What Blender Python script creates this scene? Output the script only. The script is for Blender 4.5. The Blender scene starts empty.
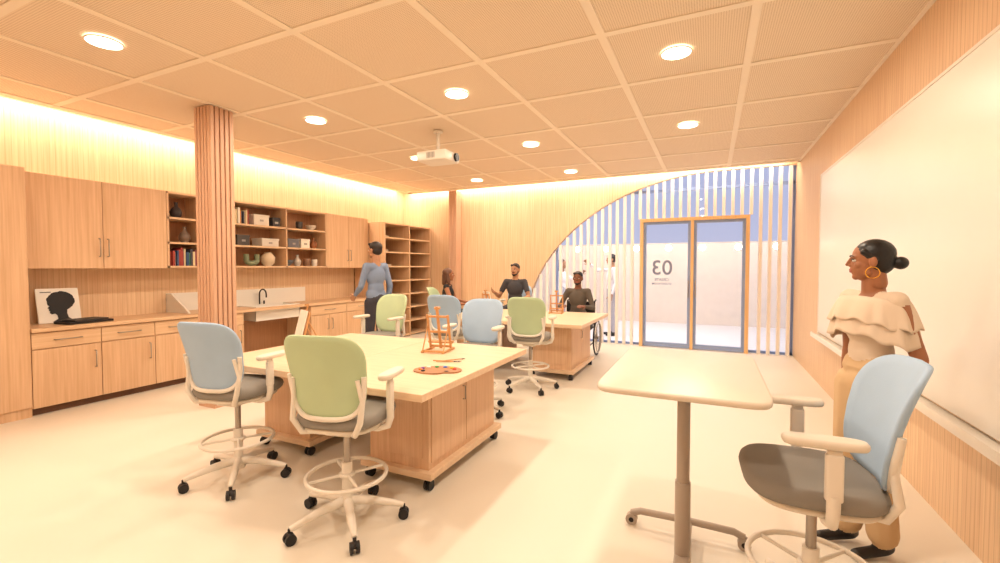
import bpy, bmesh, math, random
import numpy as np
from mathutils import Vector, Matrix, Euler
random.seed(7)
scene=bpy.context.scene
PI=math.pi
# ------------------------------------------------------------------ helpers
def lin(c):
    if isinstance(c,str):
        c=tuple(int(c[i:i+2],16)/255 for i in (0,2,4))
    return tuple((x/12.92 if x<=0.04045 else ((x+0.055)/1.055)**2.4) for x in c)
MATS={}
def base_mat(name):
    m=bpy.data.materials.new(name); m.use_nodes=True
    nt=m.node_tree; b=nt.nodes['Principled BSDF']
    return m,nt,b
def setin(b,k,v):
    if k in b.inputs: b.inputs[k].default_value=v
def mixrgb(nt,fac,a,b,blend='MIX'):
    n=nt.nodes.new('ShaderNodeMix'); n.data_type='RGBA'; n.blend_type=blend
    if isinstance(fac,(int,float)): n.inputs[0].default_value=fac
    else: nt.links.new(fac,n.inputs[0])
    for i,v in ((6,a),(7,b)):
        if isinstance(v,tuple): n.inputs[i].default_value=(*v[:3],1)
        else: nt.links.new(v,n.inputs[i])
    return n.outputs[2]
def plain(name,col,rough=.5,metal=0,var=.06,scale=6,bump=0,bscale=200,coat=0):
    if name in MATS: return MATS[name]
    m,nt,b=base_mat(name); c=lin(col)
    tc=nt.nodes.new('ShaderNodeTexCoord')
    no=nt.nodes.new('ShaderNodeTexNoise'); no.inputs['Scale'].default_value=scale
    nt.links.new(tc.outputs['Object'],no.inputs['Vector'])
    out=mixrgb(nt,no.outputs[0],tuple(x*(1-var) for x in c),tuple(min(1,x*(1+var)) for x in c))
    nt.links.new(out,b.inputs['Base Color'])
    setin(b,'Roughness',rough); setin(b,'Metallic',metal); setin(b,'Coat Weight',coat)
    if bump:
        n2=nt.nodes.new('ShaderNodeTexNoise'); n2.inputs['Scale'].default_value=bscale
        nt.links.new(tc.outputs['Object'],n2.inputs['Vector'])
        bp=nt.nodes.new('ShaderNodeBump'); bp.inputs['Strength'].default_value=bump; bp.inputs['Distance'].default_value=.002
        nt.links.new(n2.outputs[0],bp.inputs['Height']); nt.links.new(bp.outputs[0],b.inputs['Normal'])
    MATS[name]=m; return m
def emis(name,col,st):
    if name in MATS: return MATS[name]
    m,nt,b=base_mat(name); c=lin(col)
    setin(b,'Base Color',(*c,1)); setin(b,'Emission Color',(*c,1)); setin(b,'Emission Strength',st)
    MATS[name]=m; return m
def wood(name,c1,c2,grain='z',rough=.5,groove=None,period=.06,gdark=.72,gw=.12,fine=55):
    if name in MATS: return MATS[name]
    m,nt,b=base_mat(name)
    ge=nt.nodes.new('ShaderNodeNewGeometry')
    mp=nt.nodes.new('ShaderNodeMapping')
    sc={'z':(fine,fine,1.6),'y':(fine,1.6,fine),'x':(1.6,fine,fine)}[grain]
    mp.inputs['Scale'].default_value=sc
    nt.links.new(ge.outputs['Position'],mp.inputs['Vector'])
    no=nt.nodes.new('ShaderNodeTexNoise'); no.inputs['Scale'].default_value=1; no.inputs['Detail'].default_value=4
    nt.links.new(mp.outputs[0],no.inputs['Vector'])
    rp=nt.nodes.new('ShaderNodeValToRGB'); rp.color_ramp.elements[0].position=.28; rp.color_ramp.elements[1].position=.72
    rp.color_ramp.elements[0].color=(*lin(c1),1); rp.color_ramp.elements[1].color=(*lin(c2),1)
    nt.links.new(no.outputs[0],rp.inputs[0]); col=rp.outputs[0]
    if groove:
        sp=nt.nodes.new('ShaderNodeSeparateXYZ'); nt.links.new(ge.outputs['Position'],sp.inputs[0])
        mu=nt.nodes.new('ShaderNodeMath'); mu.operation='MULTIPLY'; mu.inputs[1].default_value=1/period
        nt.links.new(sp.outputs['xyz'.index(groove)],mu.inputs[0])
        fr=nt.nodes.new('ShaderNodeMath'); fr.operation='FRACT'; nt.links.new(mu.outputs[0],fr.inputs[0])
        lt=nt.nodes.new('ShaderNodeMath'); lt.operation='LESS_THAN'; lt.inputs[1].default_value=gw
        nt.links.new(fr.outputs[0],lt.inputs[0])
        dk=mixrgb(nt,1.0,col,(gdark,gdark*.95,gdark*.9),'MULTIPLY')
        col=mixrgb(nt,lt.outputs[0],col,dk)
    nt.links.new(col,b.inputs['Base Color']); setin(b,'Roughness',rough)
    MATS[name]=m; return m
def glass(name,tint=(1,1,1),gl=.08):
    m=bpy.data.materials.new(name); m.use_nodes=True; nt=m.node_tree; nt.nodes.clear()
    o=nt.nodes.new('ShaderNodeOutputMaterial'); t=nt.nodes.new('ShaderNodeBsdfTransparent'); t.inputs[0].default_value=(*tint,1)
    g=nt.nodes.new('ShaderNodeBsdfGlossy'); g.inputs['Roughness'].default_value=.02
    mx=nt.nodes.new('ShaderNodeMixShader'); fr=nt.nodes.new('ShaderNodeFresnel'); fr.inputs[0].default_value=1.3
    nt.links.new(fr.outputs[0],mx.inputs[0]); nt.links.new(t.outputs[0],mx.inputs[1]); nt.links.new(g.outputs[0],mx.inputs[2])
    nt.links.new(mx.outputs[0],o.inputs[0]); return m

class B:
    def __init__(s): s.v=[];s.f=[];s.m=[];s.sm=[];s.mats=[]
    def mi(s,m):
        if m not in s.mats: s.mats.append(m)
        return s.mats.index(m)
    def add(s,verts,faces,mat,smooth=False,M=None):
        o=len(s.v); i=s.mi(mat)
        for p in verts:
            p=Vector(p); s.v.append(tuple(M@p if M else p))
        for f in faces: s.f.append(tuple(a+o for a in f)); s.m.append(i); s.sm.append(smooth)
    def bm(s,b,mat,smooth=False,M=None):
        b.verts.index_update()
        s.add([v.co.copy() for v in b.verts],[[v.index for v in f.verts] for f in b.faces],mat,smooth,M); b.free()
    def box(s,c,size,mat,rot=None,bev=0,seg=2):
        b=bmesh.new(); bmesh.ops.create_cube(b,size=1)
        for v in b.verts: v.co=Vector((v.co.x*size[0],v.co.y*size[1],v.co.z*size[2]))
        if bev: bmesh.ops.bevel(b,geom=b.edges[:],offset=bev,segments=seg,affect='EDGES',profile=.5)
        M=Matrix.Translation(c)
        if rot: M=M@Euler(rot).to_matrix().to_4x4()
        s.bm(b,mat,bool(bev) and seg>2,M)
    def bx(s,x0,x1,y0,y1,z0,z1,mat,bev=0,seg=2):
        s.box(((x0+x1)/2,(y0+y1)/2,(z0+z1)/2),(abs(x1-x0),abs(y1-y0),abs(z1-z0)),mat,bev=bev,seg=seg)
    def cyl(s,p0,p1,r0,mat,r1=None,seg=20,smooth=True):
        p0=Vector(p0);p1=Vector(p1); r1=r0 if r1 is None else r1
        d=(p1-p0); q=d.to_track_quat('Z','Y').to_matrix()
        vs=[];fs=[]
        for k,(p,r) in enumerate(((p0,r0),(p1,r1))):
            for i in range(seg):
                a=2*PI*i/seg; vs.append(p+q@Vector((r*math.cos(a),r*math.sin(a),0)))
        for i in range(seg): fs.append((i,(i+1)%seg,seg+(i+1)%seg,seg+i))
        s.add(vs,fs,mat,smooth)
        s.add(vs[:seg],[tuple(reversed(range(seg)))],mat); s.add(vs[seg:],[tuple(range(seg))],mat)
    def tube(s,pts,r,mat,seg=10,closed=False):
        pts=[Vector(p) for p in pts]; n=len(pts); vs=[];fs=[]
        up=None
        for i,p in enumerate(pts):
            if closed: t=(pts[(i+1)%n]-pts[i-1])
            else: t=pts[min(i+1,n-1)]-pts[max(i-1,0)]
            t.normalize()
            if up is None:
                up=Vector((0,0,1)) if abs(t.z)<.9 else Vector((1,0,0))
            a=t.cross(up)
            if a.length<1e-4: a=t.orthogonal()
            a.normalize(); b=a.cross(t).normalized(); up=b
            rr=r[i] if isinstance(r,(list,tuple)) else r
            for k in range(seg):
                w=2*PI*k/seg; vs.append(p+(a*math.cos(w)+b*math.sin(w))*rr)
        m=n if closed else n-1
        for i in range(m):
            for k in range(seg):
                j=(i+1)%n
                fs.append((i*seg+k,i*seg+(k+1)%seg,j*seg+(k+1)%seg,j*seg+k))
        s.add(vs,fs,mat,True)
        if not closed:
            s.add(vs[:seg],[tuple(range(seg))],mat); s.add(vs[-seg:],[tuple(reversed(range(seg)))],mat)
    def ring(s,c,R,r,mat,axis='z',seg=40,ts=8,ry=None):
        pts=[]
        for i in range(seg):
            a=2*PI*i/seg; x=R*math.cos(a); y=(ry or R)*math.sin(a)
            pts.append(Vector(c)+{'z':Vector((x,y,0)),'x':Vector((0,x,y)),'y':Vector((x,0,y))}[axis])
        s.tube(pts,r,mat,seg=ts,closed=True)
    def sph(s,c,r,mat,rot=None,u=20,v=12):
        if isinstance(r,(int,float)): r=(r,r,r)
        b=bmesh.new(); bmesh.ops.create_uvsphere(b,u_segments=u,v_segments=v,radius=1)
        M=Matrix.Translation(c)
        if rot: M=M@Euler(rot).to_matrix().to_4x4()
        s.bm(b,mat,True,M@Matrix.Diagonal((*r,1)))
    def prism(s,poly,h0,h1,mat,plane='z',smooth=False):
        def P(a,b,h): return {'z':(a,b,h),'y':(a,h,b),'x':(h,a,b)}[plane]
        n=len(poly); vs=[P(a,b,h0) for a,b in poly]+[P(a,b,h1) for a,b in poly]
        s.add(vs,[tuple(range(n)),tuple(reversed(range(n,2*n)))],mat)
        s.add(vs,[(i,(i+1)%n,n+(i+1)%n,n+i) for i in range(n)],mat,smooth)
    def lathe(s,c,prof,mat,seg=24):
        vs=[];fs=[];n=len(prof)
        for r,z in prof:
            for i in range(seg):
                a=2*PI*i/seg; vs.append((c[0]+r*math.cos(a),c[1]+r*math.sin(a),c[2]+z))
        for j in range(n-1):
            for i in range(seg): fs.append((j*seg+i,j*seg+(i+1)%seg,(j+1)*seg+(i+1)%seg,(j+1)*seg+i))
        fs.append(tuple(range(seg)))
        s.add(vs,fs,mat,True)
    def pad(s,c,w,d,h,mat,n=4,e=None,seg=48,dome=.0):
        e=e or h/2
        prof=[]
        K=6
        for k in range(K+1):
            a=-PI/2+PI*k/K
            prof.append((math.cos(a)*e-e,math.sin(a)*h/2))
        vs=[];fs=[]
        for off,z in prof:
            for i in range(seg):
                a=2*PI*i/seg; ca,sa=math.cos(a),math.sin(a)
                x=math.copysign(abs(ca)**(2/n),ca)*(w/2+off); y=math.copysign(abs(sa)**(2/n),sa)*(d/2+off)
                vs.append((c[0]+x,c[1]+y,c[2]+z))
        m=len(prof)
        for j in range(m-1):
            for i in range(seg): fs.append((j*seg+i,j*seg+(i+1)%seg,(j+1)*seg+(i+1)%seg,(j+1)*seg+i))
        t0=(m-1)*seg
        vs.append((c[0],c[1],c[2]+h/2+dome)); vs.append((c[0],c[1],c[2]-h/2))
        for i in range(seg):
            fs.append((t0+i,t0+(i+1)%seg,len(vs)-2)); fs.append(((i+1)%seg,i,len(vs)-1))
        s.add(vs,fs,mat,True)
    def mesh(s,name):
        me=bpy.data.meshes.new(name); me.from_pydata(s.v,[],s.f)
        for m in s.mats: me.materials.append(m)
        me.polygons.foreach_set('material_index',s.m); me.polygons.foreach_set('use_smooth',s.sm)
        me.update(); return me
    def obj(s,name,loc=(0,0,0),rz=0,parent=None):
        return mkobj(name,s.mesh(name+'_mesh'),loc,rz,parent)
def mkobj(name,me,loc=(0,0,0),rz=0,parent=None):
    o=bpy.data.objects.new(name,me); scene.collection.objects.link(o)
    o.location=loc; o.rotation_euler=(0,0,rz)
    if parent: o.parent=parent
    return o
def empty(name,loc=(0,0,0),rz=0):
    o=bpy.data.objects.new(name,None); scene.collection.objects.link(o); o.location=loc; o.rotation_euler=(0,0,rz); o.empty_display_size=.1
    return o
# ------------------------------------------------------------------ dimensions
XL,XR,YB,YN,ZC=-6.7,1.27,8.85,-2.2,3.2
# ------------------------------------------------------------------ materials
W_wallL=wood('wood_panel_left','D6B18C','E6C8A4','z',groove='y',period=.05,gdark=.85)
W_wallR=wood('wood_panel_right','D6B18C','E6C8A4','z',groove='y',period=.045,gdark=.8,gw=.15)
W_wallB=wood('wood_panel_back','D6B18C','E6C8A4','z',groove='x',period=.05,gdark=.87)
W_cab=wood('wood_cabinet','CDA57F','E0BC98','z')
W_cabh=wood('wood_cabinet_horizontal','D3AE88','E2C09C','y')
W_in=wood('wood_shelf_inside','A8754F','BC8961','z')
W_top=wood('wood_tabletop','DDBD9C','E8CCAE','x',rough=.4)
W_body=wood('wood_table_body','D0A988','E0BC9A','z')
W_col=wood('wood_column','C89C80','D6AE90','z')
W_door=wood('wood_door_frame','E2B47A','EEC690','z')
W_easel=wood('wood_easel','BF8854','D2A06C','z')
M_floor=plain('floor_resin','E2DACC',rough=.38,var=.025,scale=1.2)
M_white=plain('white_plastic','E6DFD4',rough=.35)
M_arm=plain('arm_plastic','DDD3C4',rough=.45)
M_grey=plain('seat_grey_fabric','8A857E',rough=.9,bump=.3)
M_blue=plain('blue_fabric','A6C0DC',rough=.85,bump=.2)
M_green=plain('green_fabric','B8CCA6',rough=.85,bump=.2)
M_black=plain('black_rubber','17161A',rough=.5)
M_dark=plain('dark_metal','2A2729',rough=.4,metal=.6)
M_steel=plain('brushed_steel','A9A29A',rough=.35,metal=.9)
M_tableg=plain('powdercoat_grey','A99B8E',rough=.45)
M_board=plain('whiteboard_enamel','E8E4DC',rough=.32,var=.015)
M_gold=plain('gold','E2AE4C',rough=.25,metal=1)
# ------------------------------------------------------------------ room shell
b=B(); b.bx(XL-.2,XR+.2,YN-.2,YB+.12,-.1,0,M_floor); b.obj('floor')
b=B(); b.bx(XL-.15,XL,YN,YB+.12,0,3.5,W_wallL); b.obj('wall_left')
b=B(); b.bx(XR,XR+.15,YN,YB+.12,0,3.5,W_wallR); b.obj('wall_right')
b=B(); b.bx(XL-.15,XR+.15,YN-.15,YN,0,3.5,W_wallB); b.obj('wall_near')
# back wall with elliptical arch opening
cx,ea,eb=.15,3.75,3.2
b=B()
y0,y1=YB,YB+.12
N=48
arc=[(cx-ea*math.cos(t*PI/2/N),eb*math.sin(t*PI/2/N)) for t in range(N+1)]
for i in range(N):
    (xa,za),(xb_,zb)=arc[i],arc[i+1]
    for yy,fl in ((y0,0),(y1,1)):
        f=[(0,1,2,3)] if fl==0 else [(3,2,1,0)]
        b.add([(xa,yy,za),(xb_,yy,zb),(xb_,yy,3.5),(xa,yy,3.5)],f,W_wallB)
    b.add([(xa,y0,za),(xa,y1,za),(xb_,y1,zb),(xb_,y0,zb)],[(0,1,2,3)],W_cabh,True)
b.bx(XL,cx-ea,y0,y1,0,3.5,W_wallB)
b.bx(cx,XR,y0,y1,3.2,3.5,W_wallB)
b.obj('wall_back')
# ceiling
def ceil_mat():
    m,nt,bs=base_mat('perforated_ceiling')
    ge=nt.nodes.new('ShaderNodeNewGeometry'); mp=nt.nodes.new('ShaderNodeMapping'); mp.inputs['Scale'].default_value=(1/.016,1/.016,1)
    nt.links.new(ge.outputs['Position'],mp.inputs[0])
    fr=nt.nodes.new('ShaderNodeVectorMath'); fr.operation='FRACTION'; nt.links.new(mp.outputs[0],fr.inputs[0])
    ds=nt.nodes.new('ShaderNodeVectorMath'); ds.operation='DISTANCE'; ds.inputs[1].default_value=(.5,.5,0)
    mm=nt.nodes.new('ShaderNodeVectorMath'); mm.operation='MULTIPLY'; mm.inputs[1].default_value=(1,1,0)
    nt.links.new(fr.outputs[0],mm.inputs[0]); nt.links.new(mm.outputs[0],ds.inputs[0])
    lt=nt.nodes.new('ShaderNodeMath'); lt.operation='LESS_THAN'; lt.inputs[1].default_value=.27
    nt.links.new(ds.outputs['Value'],lt.inputs[0])
    col=mixrgb(nt,lt.outputs[0],lin('E8D6BE'),lin('C6AE92'))
    nt.links.new(col,bs.inputs['Base Color']); setin(bs,'Roughness',.8); return m
M_ceil=ceil_mat(); M_cband=plain('ceiling_grid_band','F0E2CE',rough=.7,var=.03)
CXL,CYB=XL+.33,YB-.22
b=B(); b.bx(CXL,XR,YN,CYB,ZC,ZC+.06,M_ceil)
for x in [.25-k for k in range(7)]: b.bx(x-.03,x+.03,YN,CYB,ZC-.008,ZC+.001,M_cband)
ys=[-1.65+k*1.0 for k in range(11)]
for y in ys:
    if y<CYB: b.bx(CXL,XR,y-.03,y+.03,ZC-.0085,ZC+.001,M_cband)
b.bx(CXL,CXL+.12,YN,CYB,ZC-.013,ZC+.06,M_cband); b.bx(CXL,XR,CYB-.1,CYB,ZC-.013,ZC+.06,M_cband); b.bx(XR-.03,XR,YN,CYB,ZC-.013,ZC+.06,M_cband)
b.bx(XL,XR,YN,YB,3.44,3.5,plain('soffit_white','F2E4D2',rough=.8))
b.obj('ceiling')
# ------------------------------------------------------------------ lights
WARM=(1,.84,.66)
def area(name,loc,sx,sy,power,rot=(0,0,0),col=WARM,shape='RECTANGLE'):
    l=bpy.data.lights.new(name,'AREA'); l.shape=shape; l.size=sx; l.size_y=sy; l.energy=power; l.color=col
    o=bpy.data.objects.new(name,l); scene.collection.objects.link(o); o.location=loc; o.rotation_euler=rot; return o
M_led=emis('led_strip','FFE9C8',4)
b=B(); b.bx(XL+.02,CXL-.04,YN+.1,YB-.3,3.30,3.32,M_led); b.obj('cove_light')
b=B(); b.bx(XL+.3,XR-.05,YB-.19,YB-.03,3.30,3.32,M_led); b.obj('cove_light')
area('cove_lamp',((XL+CXL)/2,(YN+YB)/2,3.28),.25,YB-YN-.5,92,col=(1,.88,.72))
area('cove_lamp',((XL+XR)/2,YB-.11,3.28),XR-XL-.4,.14,66,col=(1,.88,.72))
M_disc=emis('downlight_lens','FFF3E0',6)
for x in (-.27,-2.27,-4.15):
    for y in (-.15,1.85,3.85,5.85,7.8):
        if y>7 and x>-1: continue
        b=B(); b.cyl((x,y,ZC-.02),(x,y,ZC-.016),.108,M_disc,seg=32); b.ring((x,y,ZC-.015),.112,.006,M_white)
        b.obj('recessed_downlight')
        o=area('downlight_lamp',(x,y,ZC-.03),.2,.2,24.5,shape='DISK')
# ------------------------------------------------------------------ world & outside
w=bpy.data.worlds.new('dusk_sky'); scene.world=w; w.use_nodes=True
nt=w.node_tree; bg=nt.nodes['Background']
tc=nt.nodes.new('ShaderNodeTexCoord'); sp=nt.nodes.new('ShaderNodeSeparateXYZ'); nt.links.new(tc.outputs['Generated'],sp.inputs[0])
rp=nt.nodes.new('ShaderNodeValToRGB'); rp.color_ramp.elements[0].position=.0; rp.color_ramp.elements[1].position=.45
rp.color_ramp.elements[0].color=(*lin('C6C8E4'),1); rp.color_ramp.elements[1].color=(*lin('9CACD8'),1)
nt.links.new(sp.outputs[2],rp.inputs[0]); nt.links.new(rp.outputs[0],bg.inputs[0]); bg.inputs[1].default_value=1.0
M_out=plain('outdoor_concrete','E0DAD6',rough=.7)
b=B(); b.bx(-14,10,YB+.12,20,-.12,-.02,M_out); b.obj('ground_outdoor')
b=B(); b.bx(-14,10,13,13.2,-.02,2.15,plain('outdoor_render','E0D2C4',rough=.8)); b.obj('garden_wall')
b=B(); M_bulb=emis('bulb_glow','FFEAD0',18)
b.tube([(-9,12.4,2.1),(7,12.4,2.1)],.005,M_steel,seg=6)
for i in range(0,41,2):
    x=-9+i*.4; b.cyl((x,12.4,2.04),(x,12.4,2.1),.012,M_steel); b.sph((x,12.4,1.99),.075,M_bulb)
for x in (-9,7): b.cyl((x,12.4,-.02),(x,12.4,2.2),.03,M_dark)
b.obj('string_lights')
area('outdoor_fill_light',(-1,11.6,3.2),7,.3,50,col=(1,.9,.8))  # added fill without a fixture, brightens the view beyond the glass
area('figure_fill_light',(-1.5,9.25,3.6),5,.2,150,rot=(.3,0,0),col=(1,.92,.84))  # unseen fill, no canopy here; added to light the outdoor figures from the front
# glazing
M_glass=glass('window_glass'); M_frame=plain('blue_alu_frame','8FA2CC',rough=.4); M_slat=plain('slat_white','F0EAE4',rough=.5)
gy=YB+.16
b=B()
b.add([(cx-ea,gy,0),(XR,gy,0),(XR,gy,3.4),(cx-ea,gy,3.4)],[(0,1,2,3)],M_glass)
for x in (cx-ea,-2.9,XR-.02): b.bx(x-.02,x+.02,gy-.03,gy+.03,0,3.4,M_frame)
b.bx(cx-ea,XR,gy-.03,gy+.03,2.9,2.95,M_frame); b.bx(cx-ea,XR,gy-.03,gy+.03,0,.04,M_frame)
win=b.obj('window_1')
DX0,DX1,DH=-1.16,.54,2.34
b=B()
def arcz(x):
    if x>=cx: return 3.2
    t=(x-cx)/ea
    return eb*math.sqrt(max(0,1-t*t))
x=cx-ea+.1
while x<XR-.03:
    z0=DH+.065 if DX0-.09<x<DX1+.09 else 0
    z1=min(arcz(x-.03),3.2)-.002
    if z1>z0+.05: b.box((x,YB+.05,(z0+z1)/2),(.052,.07,z1-z0),M_slat)
    x+=.142
b.obj('slat_screen')
b=B(); fr=W_door
b.bx(DX0-.06,DX0,YB-.02,YB+.12,0,DH+.06,fr); b.bx(DX1,DX1+.06,YB-.02,YB+.12,0,DH+.06,fr); b.bx(DX0,DX1,YB-.02,YB+.12,DH,DH+.06,fr)
mid=(DX0+DX1)/2; b.bx(mid-.025,mid+.025,YB-.02,YB+.12,0,DH,fr)
for a,c in ((DX0,mid-.025),(mid+.025,DX1)):
    b.bx(a,a+.05,YB+.02,YB+.08,.02,DH,M_frame); b.bx(c-.05,c,YB+.02,YB+.08,.02,DH,M_frame)
    b.bx(a+.05,c-.05,YB+.02,YB+.08,.02,.09,M_frame); b.bx(a+.05,c-.05,YB+.02,YB+.08,DH-.05,DH,M_frame)
    b.add([(a+.05,YB+.05,.09),(c-.05,YB+.05,.09),(c-.05,YB+.05,DH-.05),(a+.05,YB+.05,DH-.05)],[(0,1,2,3)],M_glass)
for sx in (-1,1):
    b.tube([(mid+sx*.06,YB+.02,.95),(mid+sx*.06,YB-.03,.95),(mid+sx*.06,YB-.03,1.25),(mid+sx*.06,YB+.02,1.25)],.009,M_steel)
door=b.obj('door_1')
M_sign=plain('sign_vinyl','8A8CA4',rough=.5)
sg=empty('room_number_sign',(-.83,YB+.04,1.36),PI)
for t,s_,dz in (('03',.38,0),('CREATE',.07,-.12),('STUDIO ROOM',.05,-.19)):
    cu=bpy.data.curves.new('text','FONT'); cu.body=t; cu.size=s_; cu.extrude=.001; cu.align_x='CENTER'; cu.offset=.004 if s_>.2 else .001
    o=bpy.data.objects.new('lettering',cu); scene.collection.objects.link(o); cu.materials.append(M_sign)
    o.rotation_euler=(PI/2,0,0); o.location=(0,0,dz); o.parent=sg
# ------------------------------------------------------------------ whiteboard
b=B(); XW=XR-.002; b.bx(XR-.03,XW,.2,6.86,.68,2.64,M_board); fw=.018
b.bx(XR-.036,XW,6.86,6.86+fw,.66,2.66,M_white); b.bx(XR-.036,XW,.2-fw,.2,.66,2.66,M_white); b.bx(XR-.036,XW,.2,6.86,2.64,2.66,M_white)
b.bx(XR-.10,XW,.2,6.86,.63,.655,M_white); b.bx(XR-.11,XR-.095,.2,6.86,.625,.68,M_white)
b.obj('whiteboard')
# ------------------------------------------------------------------ left wall joinery
Xf=-6.1
def handle(b,x,y,z,L,axis):
    if axis=='z': b.tube([(x,y,z-L/2),(x+.03,y,z-L/2),(x+.03,y,z+L/2),(x,y,z+L/2)],.006,M_steel,seg=6)
    else: b.tube([(x,y-L/2,z),(x+.03,y-L/2,z),(x+.03,y+L/2,z),(x,y+L/2,z)],.006,M_steel,seg=6)
M_kick=plain('toe_kick','6B4A35',rough=.7)
# tall cabinet
b=B(); b.bx(XL+.001,Xf-.02,.6,2.05,.0,2.48,W_cab)
for a,c in ((.6,1.32),(1.33,2.05)): b.bx(Xf-.02,Xf,a+.004,c-.004,.1,2.475,W_cab,bev=.002)
handle(b,Xf,1.27,1.15,.2,'z');handle(b,Xf,1.38,1.15,.2,'z'); b.obj('tall_cabinet')
# base cabinets
b=B()
def basecab(b,ya,yb,double=True):
    b.bx(XL+.001,Xf-.02,ya,yb,.08,.84,W_cab); b.bx(XL+.001,Xf-.07,ya,yb,0,.08,M_kick)
    b.bx(Xf-.02,Xf,ya+.004,yb-.004,.675,.832,W_cabh,bev=.002); handle(b,Xf,(ya+yb)/2,.755,.22,'y')
    if double:
        m=(ya+yb)/2
        b.bx(Xf-.02,Xf,ya+.004,m-.003,.08,.665,W_cab,bev=.002);b.bx(Xf-.02,Xf,m+.003,yb-.004,.08,.665,W_cab,bev=.002)
        handle(b,Xf,m-.05,.5,.18,'z');handle(b,Xf,m+.05,.5,.18,'z')
    else:
        b.bx(Xf-.02,Xf,ya+.004,yb-.004,.08,.665,W_cab,bev=.002); handle(b,Xf,yb-.06,.5,.18,'z')
basecab(b,2.05,2.62,False); basecab(b,2.62,3.15,False); basecab(b,3.15,3.68,False)
basecab(b,3.68,4.3,False); basecab(b,5.5,6.33); basecab(b,6.33,7.15)
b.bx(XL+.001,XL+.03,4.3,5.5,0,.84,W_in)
b.obj('base_cabinet')
b=B(); sy0,sy1=4.55,5.35
b.bx(XL+.001,Xf+.03,2.05,sy0,.845,.885,W_cabh,bev=.003); b.bx(XL+.001,Xf+.03,sy1,7.15,.845,.885,W_cabh,bev=.003)
b.bx(XL+.001,XL+.12,sy0,sy1,.845,.885,W_cabh); b.bx(Xf-.08,Xf+.03,sy0,sy1,.845,.885,W_cabh); b.obj('countertop')
b=B()
b.bx(XL+.001,XL+.025,3.6,5.9,.887,1.14,M_board); b.prism([(XL+.02,.887),(Xf-.1,.887),(Xf-.1,.90),(XL+.12,1.14),(XL+.02,1.14)],3.6,3.625,M_board,'y')
# basin
bx0,bx1=XL+.12,Xf-.08
b.bx(bx0,bx1,sy0,sy1,.68,.70,M_board); b.bx(bx0,bx0+.015,sy0,sy1,.7,.9,M_board); b.bx(bx1-.015,bx1,sy0,sy1,.7,.9,M_board)
b.bx(bx0,bx1,sy0,sy0+.015,.7,.9,M_board); b.bx(bx0,bx1,sy1-.015,sy1,.7,.9,M_board)
for y in (4.95,):
    pts=[(XL+.07,y,.885)]+[(XL+.07+.08*(1-math.cos(t*PI/8)),y,1.06+.08*math.sin(t*PI/8)) for t in range(9)]+[(XL+.23,y,1.01)]
    b.tube(pts,.011,M_dark); b.cyl((XL+.07,y+.08,.885),(XL+.07,y+.08,.95),.012,M_dark)
b.obj('sink')
# upper cabinets
Xu=-6.3
def upper(b,ya,yb,n):
    b.bx(XL+.001,Xu-.02,ya,yb,1.49,2.47,W_cab); w=(yb-ya)/n
    for i in range(n):
        b.bx(Xu-.02,Xu,ya+i*w+.003,ya+(i+1)*w-.003,1.485,2.47,W_cab,bev=.002)
    for i in range(0,n,2):
        y=ya+(i+1)*w; handle(b,Xu,y-.04,1.72,.2,'z'); handle(b,Xu,y+.04,1.72,.2,'z')
b=B(); upper(b,2.08,3.418,2); b.obj('upper_cupboard')
b=B(); upper(b,6.062,7.15,2); b.obj('upper_cupboard')
b=B(); SY0,SY1=3.42,6.06
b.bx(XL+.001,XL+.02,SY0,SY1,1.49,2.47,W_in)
for z in (1.49,1.80,2.12,2.445): b.bx(XL+.02,Xu,SY0,SY1,z,z+.025,W_cabh)
for y in (SY0,3.86,4.3,5.2,SY1-.025): b.bx(XL+.02,Xu,y,y+.025,1.49,2.47,W_cab)
b.obj('open_cabinet')
b=B(); TY0,TY1,Xt=7.17,YB-.06,-5.9
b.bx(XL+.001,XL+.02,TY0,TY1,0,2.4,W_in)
for y in (TY0,(TY0+TY1)/2,TY1-.03): b.bx(XL+.001,Xt,y,y+.03,0,2.4,W_cab)
for i in range(9): b.bx(XL+.02,Xt-.002,TY0+.03,TY1-.03,.03+i*.293,.055+i*.293,W_cabh)
b.obj('tall_bookshelf')
# shelf contents
cols=['9E3B32','2F4E78','D9C6A0','3C6B57','6A4630','C98A3A','E6E0D4','40404A','7A2E45']
b=B()
for (ya,yb,z) in ((3.47,3.82,1.516),(3.9,4.2,1.516),(4.36,4.6,2.146)):
    y=ya
    while y<yb-.03:
        t=random.uniform(.018,.04); h=random.uniform(.17,.24); ci=random.randrange(9)
        b.bx(XL+.16,XL+.18+random.uniform(.16,.2),y,y+t-.002,z,z+h,plain('book_'+str(ci),cols[ci],rough=.6))
        y+=t
b.obj('shelf_books')
def vase(name,x,y,z,prof,col,sc=1):
    b=B(); b.lathe((0,0,0),[(r*sc,h*sc) for r,h in prof],plain('ceramic_'+col,col,rough=.35)); b.obj(name,(x,y,z))
P1=[(.04,0),(.07,.04),(.08,.09),(.06,.14),(.025,.18),(.022,.22),(.03,.24),(.02,.235)]
P2=[(.05,0),(.06,.02),(.065,.12),(.06,.15),(.055,.15),(.05,.02)]
P3=[(.03,0),(.09,.06),(.10,.10),(.095,.10),(.08,.06)]
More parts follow.
